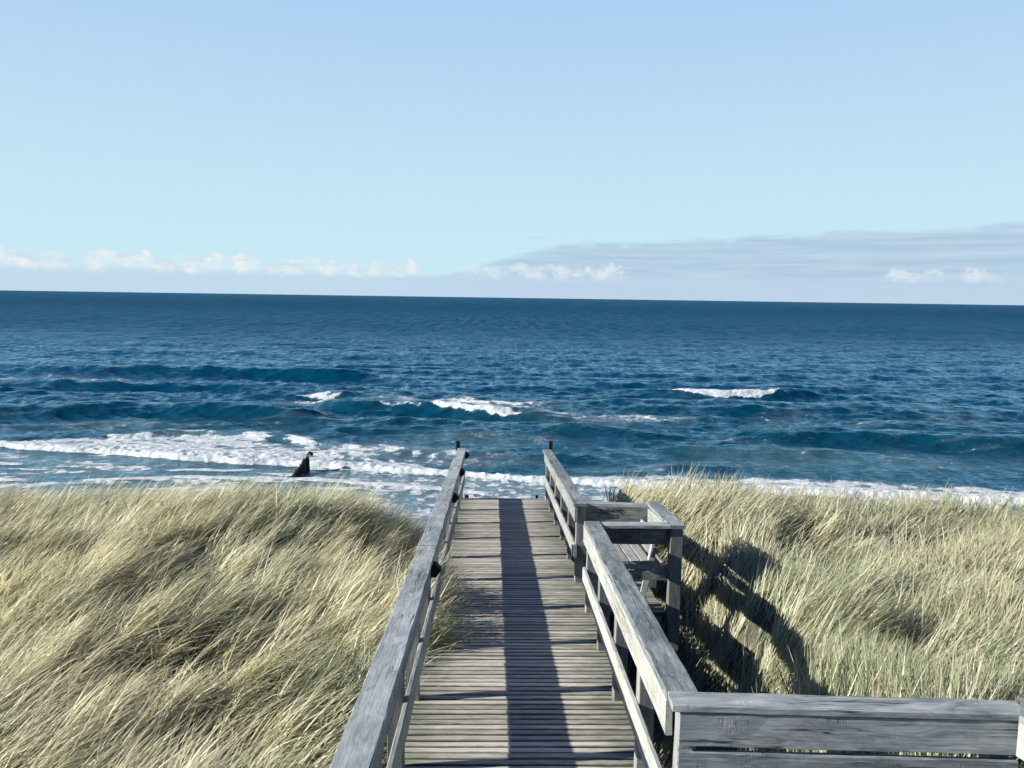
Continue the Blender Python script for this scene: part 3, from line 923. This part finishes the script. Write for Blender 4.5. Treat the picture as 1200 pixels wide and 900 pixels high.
def sea_mat():
    m, nt, b, out = new_mat('sea_water')
    geo = nt.node('ShaderNodeNewGeometry').outputs['Position']
    fo = nt.attr('foam'); mi = nt.attr('milk')
    sep = nt.node('ShaderNodeSeparateXYZ'); nt.put(sep.inputs[0], geo)
    dist = sep.outputs[1]
    # lacy break-up of the foam
    n1 = nt.noise(nt.vmul(geo, (1.5, 2.1, 1)), 1.0, 7, 0.68, 0.6)
    vor = nt.node('ShaderNodeTexVoronoi'); vor.feature = 'SMOOTH_F1'
    w_ = nt.node('ShaderNodeVectorMath', operation='ADD')
    nz = nt.node('ShaderNodeTexNoise'); nz.inputs['Scale'].default_value = 1.2; nz.inputs['Detail'].default_value = 4
    nt.put(nz.inputs['Vector'], geo)
    nt.put(w_.inputs[0], geo); nt.put(w_.inputs[1], nz.outputs['Color'])
    nt.put(vor.inputs['Vector'], w_.outputs[0]); vor.inputs['Scale'].default_value = 1.5
    net = nt.ss(vor.outputs['Distance'], 0.25, 0.62)
    tex = nt.math('ADD', nt.math('MULTIPLY', n1, 0.75), nt.math('MULTIPLY', net, 0.28))
    a = nt.math('ADD', tex, nt.math('MULTIPLY', fo, 1.05))
    cov = nt.ss(a, 0.82, 1.14)
    cov = nt.math('MULTIPLY', cov, nt.ss(fo, 0.02, 0.12))
    soft = nt.math('MULTIPLY', fo, 0.30)
    cov = nt.math('MAXIMUM', cov, nt.math('MULTIPLY', soft, nt.ss(fo, 0.05, 0.3)))
    # body colour: deep blue, greener and paler over the sand and in the breaking faces
    big = nt.noise(nt.vmul(geo, (0.012, 0.05, 1)), 1.0, 3, 0.5)
    deep = nt.mix(big, (0.001, 0.045, 0.100), (0.002, 0.066, 0.138))
    near = nt.ss(dist, 40, 150, 1, 0)
    c = nt.mix(nt.math('MULTIPLY', near, 0.6), deep, (0.001, 0.036, 0.055))
    c = nt.mix(nt.math('MULTIPLY', mi, 0.5), c, (0.09, 0.20, 0.22))
    r_ = nt.ss(dist, 60, 900, 0.10, 0.25)
    # ripples: finer near, broader far
    wv = nt.vmul(geo, (0.55, 1.25, 1))
    r1 = nt.noise(wv, 2.6, 4, 0.62, 0.4)
    r2 = nt.noise(nt.vmul(geo, (0.16, 0.34, 1)), 1.6, 5, 0.65, 0.3)
    r3 = nt.noise(nt.vmul(geo, (0.022, 0.055, 1)), 1.6, 6, 0.7, 0.3)
    k1 = nt.ss(dist, 60, 220, 0.10, 0.02)
    k3 = nt.ss(dist, 120, 900, 0.0, 5.0)
    k2 = nt.ss(dist, 50, 300, 0.22, 0.85)
    hh = nt.math('ADD', nt.math('MULTIPLY', r1, k1), nt.math('MULTIPLY', r2, k2))
    hh = nt.math('ADD', hh, nt.math('MULTIPLY', r3, k3))
    hh = nt.math('ADD', hh, nt.math('MULTIPLY', nt.math('MULTIPLY', n1, cov), 0.25))
    # facet normals of the wind ripples (still there where a bump map is filtered away by distance)
    acc = nt.node('ShaderNodeNewGeometry').outputs['Normal']
    for (sc_, k_, sl) in (((0.9, 1.3, 1), nt.ss(dist, 50, 140, 0.16, 0.42), 1), ((0.6, 0.10, 1), nt.ss(dist, 120, 300, 0.0, 0.45), 1), ((0.10, 0.26, 1), nt.ss(dist, 90, 350, 0.05, 0.42), 1), ((0.012, 0.045, 1), nt.ss(dist, 250, 1500, 0.0, 0.50), 1), ((0.0016, 0.008, 1), nt.ss(dist, 1500, 6000, 0.0, 0.45), 1)):
        nn_ = nt.node('ShaderNodeTexNoise'); nn_.inputs['Scale'].default_value = 1.6; nn_.inputs['Detail'].default_value = 5; nn_.inputs['Roughness'].default_value = 0.65
        nt.put(nn_.inputs['Vector'], nt.vmul(geo, sc_))
        su = nt.node('ShaderNodeVectorMath', operation='SUBTRACT'); nt.put(su.inputs[0], nn_.outputs['Color']); su.inputs[1].default_value = (0.5, 0.5, 0.5)
        mu = nt.node('ShaderNodeVectorMath', operation='MULTIPLY'); nt.put(mu.inputs[0], su.outputs[0]); mu.inputs[1].default_value = (1.2, 2.2, 0)
        sk_ = nt.node('ShaderNodeVectorMath', operation='SCALE'); nt.put(sk_.inputs[0], mu.outputs[0]); nt.put(sk_.inputs['Scale'], k_)
        ad = nt.node('ShaderNodeVectorMath', operation='ADD'); nt.put(ad.inputs[0], acc); nt.put(ad.inputs[1], sk_.outputs[0])
        acc = ad.outputs[0]
    nm = nt.node('ShaderNodeVectorMath', operation='NORMALIZE'); nt.put(nm.inputs[0], acc)
    N_ = nt.bump(hh, 1.0, 1.0, nm.outputs[0])
    # wind-roughened water: body colour seen through the facets turned to the eye, sky mirrored in the others
    nt.n.remove(b)
    fr = nt.node('ShaderNodeFresnel'); fr.inputs[0].default_value = 1.33; nt.put(fr.inputs['Normal'], N_)
    cap = nt.ss(dist, 60, 330, 0.85, 0.25)
    gr_ = nt.noise(nt.vmul(geo, (0.9, 0.20, 1)), 1.0, 3, 0.6); gq_ = nt.noise(nt.vmul(geo, (0.30, 0.030, 1), (5, 3, 0)), 1.0, 3, 0.6); gs_ = nt.noise(nt.vmul(geo, (0.10, 0.0022, 1), (1, 8, 0)), 1.0, 4, 0.65)
    near_ = nt.ss(dist, 130, 330, 1, 0); far_ = nt.ss(dist, 600, 1600)
    gm = nt.math('ADD', nt.math('MULTIPLY', gr_, near_), nt.math('MULTIPLY', gq_, nt.math('SUBTRACT', 1.0, near_)))
    gm = nt.math('ADD', nt.math('MULTIPLY', gm, nt.math('SUBTRACT', 1.0, far_)), nt.math('MULTIPLY', gs_, far_))
    cap = nt.math('MULTIPLY', cap, nt.ss(gm, 0.32, 0.68, 0.55, 1.35))
    refl = nt.math('MULTIPLY', nt.ss(fr.outputs[0], 0.05, 0.60), cap, clamp=True)
    body = nt.node('ShaderNodeBsdfDiffuse'); nt.put(body.inputs[0], c); nt.put(body.inputs['Normal'], N_)
    gl = nt.node('ShaderNodeBsdfGlossy'); nt.put(gl.inputs['Roughness'], r_); nt.put(gl.inputs['Normal'], N_)
    gl.inputs[0].default_value = (0.60, 0.86, 1.0, 1)
    wm = nt.node('ShaderNodeMixShader'); nt.put(wm.inputs[0], refl); nt.l.new(body.outputs[0], wm.inputs[1]); nt.l.new(gl.outputs[0], wm.inputs[2])
    fd = nt.node('ShaderNodeBsdfDiffuse'); nt.put(fd.inputs[0], nt.mix(nt.ss(n1, 0.35, 0.62), (0.44, 0.54, 0.58), (0.78, 0.80, 0.80)))
    nt.put(fd.inputs['Normal'], nt.bump(nt.math('MULTIPLY', n1, cov), 0.6, 0.3))
    fm = nt.node('ShaderNodeMixShader'); nt.put(fm.inputs[0], cov); nt.l.new(wm.outputs[0], fm.inputs[1]); nt.l.new(fd.outputs[0], fm.inputs[2])
    nt.l.new(fm.outputs[0], out.inputs[0])
    return m


sea = np_mesh('sea_water', np.stack([Sx, Sy, SZ], 1), F, sea_mat(), {'foam': foam, 'milk': milk})
tag(sea, 'deep blue sea with breaking waves and white surf', kind='structure')

# ------------------------------------------------------------------ timber groyne in the surf
GR = empty('timber_groyne', (-13.2, 49.6, 0))
tag(GR, 'black timber groyne sticking out of the white surf beyond the left dune', 'groyne')
gr = random.Random(4)
n = 15
for k in range(n):
    t_ = k / (n - 1)
    gx_ = -13.12 + 0.46 * t_ + gr.uniform(-0.05, 0.05)
    gy_ = 49.5 + 2.6 * t_
    top = 0.10 + 0.88 * t_ + gr.uniform(-0.07, 0.07)
    m_ = MB(); m_.tube([(gx_, gy_, -1.2), (gx_ + 0.01, gy_, top * 0.5), (gx_ + gr.uniform(-0.04, 0.04), gy_ + gr.uniform(-.04, .04), top)], [0.16, 0.145, 0.12], 9)
    m_.build('pile', M_TAR, GR)
m_ = MB(); m_.board((-13.05, 49.6, -0.1), (-12.62, 52.1, 0.5), 0.32, 0.08, side=(0, 0, 1)); m_.build('waling', M_TAR, GR)
m_ = MB(); m_.board((-13.05, 49.6, -0.3), (-12.60, 52.1, 0.1), 0.30, 0.09, side=(0, 0, 1)); m_.build('waling', M_TAR, GR)
m_ = MB(); m_.tube([(-12.70, 52.1, 0.85), (-12.64, 52.15, 1.12), (-12.52, 52.15, 1.22), (-12.40, 52.15, 1.18), (-12.36, 52.15, 1.02)], [0.07, 0.07, 0.12, 0.13, 0.07], 9); m_.build('marker', M_TAR, GR)

# ------------------------------------------------------------------ gull on the wet sand
def ellips(bm, c, r, rot=None, u=12, v=8):
    m = Matrix.Translation(c) @ (rot or Matrix.Identity(4)) @ Matrix.Diagonal((*r, 1))
    bmesh.ops.create_uvsphere(bm, u_segments=u, v_segments=v, radius=1, matrix=m)


def plain(name, c1, c2, rough=0.6):
    m, nt, b, _ = new_mat(name)
    g_ = nt.node('ShaderNodeNewGeometry').outputs['Position']
    nt.put(b.inputs['Base Color'], nt.mix(nt.noise(g_, 25, 3), c1, c2)); b.inputs['Roughness'].default_value = rough
    return m


def bmobj(name, bm, mat, parent):
    me = bpy.data.meshes.new(name); bm.to_mesh(me); bm.free(); me.materials.append(mat)
    me.polygons.foreach_set('use_smooth', [True] * len(me.polygons))
    o = bpy.data.objects.new(name, me); COL.objects.link(o); o.parent = parent
    return o


gy0, gx0 = 46.35, -20.35
GU = empty('gull', (gx0, gy0, float(ground(gx0, gy0)) + 0.0))
tag(GU, 'small white gull with grey wings standing at the water edge', 'gull')
# body as one skinned figure: tail, belly, breast, neck, head
me = bpy.data.meshes.new('body'); bm = bmesh.new()
jts = [((0.27, 0, 0.17), 0.012), ((0.17, 0, 0.19), 0.045), ((0.05, 0, 0.20), 0.085), ((-0.07, 0, 0.22), 0.08), ((-0.12, 0, 0.29), 0.045), ((-0.135, 0, 0.34), 0.048), ((-0.18, 0, 0.335), 0.018), ((-0.225, 0, 0.325), 0.006)]
prev = None
for p_, r_ in jts:
    v_ = bm.verts.new(p_)
    if prev: bm.edges.new((prev, v_))
    prev = v_
bm.to_mesh(me); bm.free()
me.materials.append(plain('gull_white', (0.7, 0.7, 0.7), (0.82, 0.82, 0.8)))
bo = bpy.data.objects.new('body', me); COL.objects.link(bo); bo.parent = GU
sk = bo.modifiers.new('skin', 'SKIN')
for i, (p_, r_) in enumerate(jts):
    me.skin_vertices[0].data[i].radius = (r_, r_); me.skin_vertices[0].data[i].use_root = (i == 2)
ss_ = bo.modifiers.new('sub', 'SUBSURF'); ss_.levels = 2; ss_.render_levels = 2
for s_ in (-1, 1):
    bm = bmesh.new(); ellips(bm, Vector((0.10, 0.062 * s_, 0.225)), (0.17, 0.028, 0.058), Matrix.Rotation(R(10), 4, 'Y'))
    bmobj('wing', bm, plain('gull_grey', (0.16, 0.18, 0.2), (0.26, 0.28, 0.3)), GU)
    m_ = MB(); m_.tube([(0.03, 0.035 * s_, 0.14), (0.03, 0.035 * s_, 0.0), (-0.03, 0.04 * s_, 0.0)], [0.008, 0.007, 0.006], 6)
    lg = m_.build('leg', plain('gull_leg', (0.3, 0.22, 0.12), (0.4, 0.3, 0.15)), None); lg.parent = GU

# ================================================================== LIGHT, SKY
SUN_EL = 23.8
sdir = Vector((1.0, 0.125, -0.445)).normalized()          # the way the light travels
sun = bpy.data.lights.new('sun', 'SUN'); sun.energy = 5.0; sun.angle = R(0.53); sun.color = (1.0, 0.94, 0.84)
so = bpy.data.objects.new('sun', sun); COL.objects.link(so)
so.rotation_euler = sdir.to_track_quat('-Z', 'Y').to_euler()

W = bpy.data.worlds.new('World'); S.world = W; W.use_nodes = True
nt = NT(W.node_tree)
for n in list(nt.n): nt.n.remove(n)
out = nt.node('ShaderNodeOutputWorld'); bg = nt.node('ShaderNodeBackground')
nt.l.new(bg.outputs[0], out.inputs[0]); bg.inputs[1].default_value = 0.095
sky = nt.node('ShaderNodeTexSky'); sky.sky_type = 'NISHITA'; sky.sun_disc = False
sky.sun_elevation = R(SUN_EL); sky.sun_rotation = math.atan2(-sdir.x, -sdir.y)
sky.altitude = 0; sky.air_density = 1.0; sky.dust_density = 0.6; sky.ozone_density = 2.0
gen = nt.node('ShaderNodeTexCoord').outputs['Generated']
sep = nt.node('ShaderNodeSeparateXYZ'); nt.put(sep.inputs[0], gen)
el = nt.math('ARCSINE', sep.outputs[2])
az = nt.math('ARCTAN2', sep.outputs[0], sep.outputs[1])
# pale marine air near the horizon
c = nt.mix(1.0, sky.outputs[0], (0.12, 0.27, 0.62), 'MULTIPLY')
mar = nt.ss(el, 0.37, 0.50, 1.0, 0.0)
pale = nt.mix(nt.ss(el, 0.02, 0.44), (3.85, 5.45, 6.05), (2.65, 4.0, 5.85))
pale = nt.mix(nt.ss(sep.outputs[1], 0.10, 0.70), (0.75, 1.5, 2.9), pale)
c = nt.mix(nt.math('MULTIPLY', mar, 0.97), c, pale)
cc = nt.node('ShaderNodeCombineXYZ'); nt.put(cc.inputs[0], az); nt.put(cc.inputs[1], el)
ae = cc.outputs[0]
# lavender bank of low cloud, thick on the right
edge_n = nt.noise(nt.vmul(ae, (14, 40, 1)), 1.0, 8, 0.62, 0.3)
topl = nt.math('ADD', nt.math('ADD', nt.ss(az, -0.10, 0.10, 0.026, 0.070), nt.ss(az, 0.08, 0.50, 0.0, 0.017)), nt.math('MULTIPLY', nt.math('SUBTRACT', edge_n, 0.5), 0.026))
bank = nt.ss(nt.math('SUBTRACT', topl, el), -0.002, 0.008)
bank = nt.math('MULTIPLY', bank, nt.ss(az, -0.30, 0.16, 0.25, 0.95))
streak = nt.noise(nt.vmul(ae, (6, 120, 1), (4, 3, 0)), 1.0, 5, 0.6)
bcol = nt.mix(nt.ss(streak, 0.35, 0.7), (2.75, 3.75, 4.80), (3.35, 4.35, 5.3))
bcol = nt.mix(nt.ss(el, 0.0, 0.03, 0.75, 0.0), bcol, (3.35, 4.15, 5.15))
c = nt.mix(bank, c, bcol)
low = nt.math('MULTIPLY', nt.ss(el, 0.024, 0.032, 1.0, 0.0), 0.62)
c = nt.mix(low, c, (3.40, 4.35, 5.35))
wisp = nt.math('MULTIPLY', nt.ss(nt.noise(nt.vmul(ae, (12, 150, 1), (7, 1, 0)), 1.0, 4, 0.6), 0.58, 0.66), nt.math('MULTIPLY', nt.ss(el, 0.062, 0.070), nt.ss(el, 0.082, 0.074)))
wisp = nt.math('MULTIPLY', wisp, nt.math('MULTIPLY', nt.ss(az, -0.02, 0.1), nt.ss(az, 0.5, 0.3)))
c = nt.mix(nt.math('MULTIPLY', wisp, 0.7), c, (3.2, 4.2, 5.1))
# row of small cumulus with flat bases
pn = nt.noise(nt.vmul(ae, (40, 55, 1)), 1.0, 8, 0.62, 0.3)
pb = nt.noise(nt.vmul(ae, (11, 0, 1), (2, 5, 0)), 1.0, 3, 0.6)
rowL = nt.ss(az, -0.06, -0.11)
rowM = nt.math('MULTIPLY', nt.ss(az, -0.055, -0.03), nt.ss(az, 0.20, 0.15))
rowR = nt.math('MULTIPLY', nt.ss(az, 0.46, 0.48), nt.ss(az, 0.60, 0.57))
row = nt.math('MAXIMUM', nt.math('MAXIMUM', rowL, nt.math('MULTIPLY', rowM, 0.80)), nt.math('MULTIPLY', rowR, 0.7))
topc = nt.math('ADD', 0.024, nt.math('MULTIPLY', nt.math('MULTIPLY', nt.math('ADD', nt.math('MULTIPLY', pb, 0.5), nt.math('MULTIPLY', nt.math('SUBTRACT', pn, 0.25), 1.5)), 0.036), row))
puff = nt.math('MULTIPLY', nt.ss(nt.math('SUBTRACT', topc, el), -0.0010, 0.007), nt.ss(nt.math('ADD', el, nt.math('MULTIPLY', nt.math('SUBTRACT', pn, 0.5), 0.012)), 0.021, 0.031))
puff = nt.math('MULTIPLY', puff, nt.math('MULTIPLY', row, nt.ss(pn, 0.36, 0.58, 0.15, 1.0)))
pcol = nt.mix(nt.ss(nt.noise(nt.vmul(ae, (40, 70, 1)), 1.0, 5, 0.6), 0.35, 0.65), (4.1, 4.9, 5.5), (5.3, 5.75, 5.9))
c = nt.mix(puff, c, pcol)
nt.l.new(c, bg.inputs[0])

# ================================================================== CAMERA
cam = bpy.data.cameras.new('camera'); co = bpy.data.objects.new('camera', cam); COL.objects.link(co)
cam.sensor_fit = 'HORIZONTAL'; cam.sensor_width = 36; cam.lens = 27.0
cam.clip_start = 0.05; cam.clip_end = 90000
co.location = (0, 0, CAM_Z)
pitch = R(6.4213); yaw = R(1.4309); roll = math.atan(17.5 / 1200)
Rm = Matrix.Rotation(-yaw, 4, 'Z') @ Matrix.Rotation(R(90) - pitch, 4, 'X') @ Matrix.Rotation(roll, 4, 'Z')
co.rotation_euler = Rm.to_euler()
S.camera = co

S.render.engine = 'CYCLES'
S.render.resolution_x = 1024; S.render.resolution_y = 768
S.cycles.max_bounces = 6; S.cycles.diffuse_bounces = 2; S.cycles.glossy_bounces = 3; S.cycles.transmission_bounces = 2
S.view_settings.view_transform = 'Standard'; S.view_settings.look = 'None'
S.view_settings.exposure = 0.7; S.view_settings.gamma = 1.0
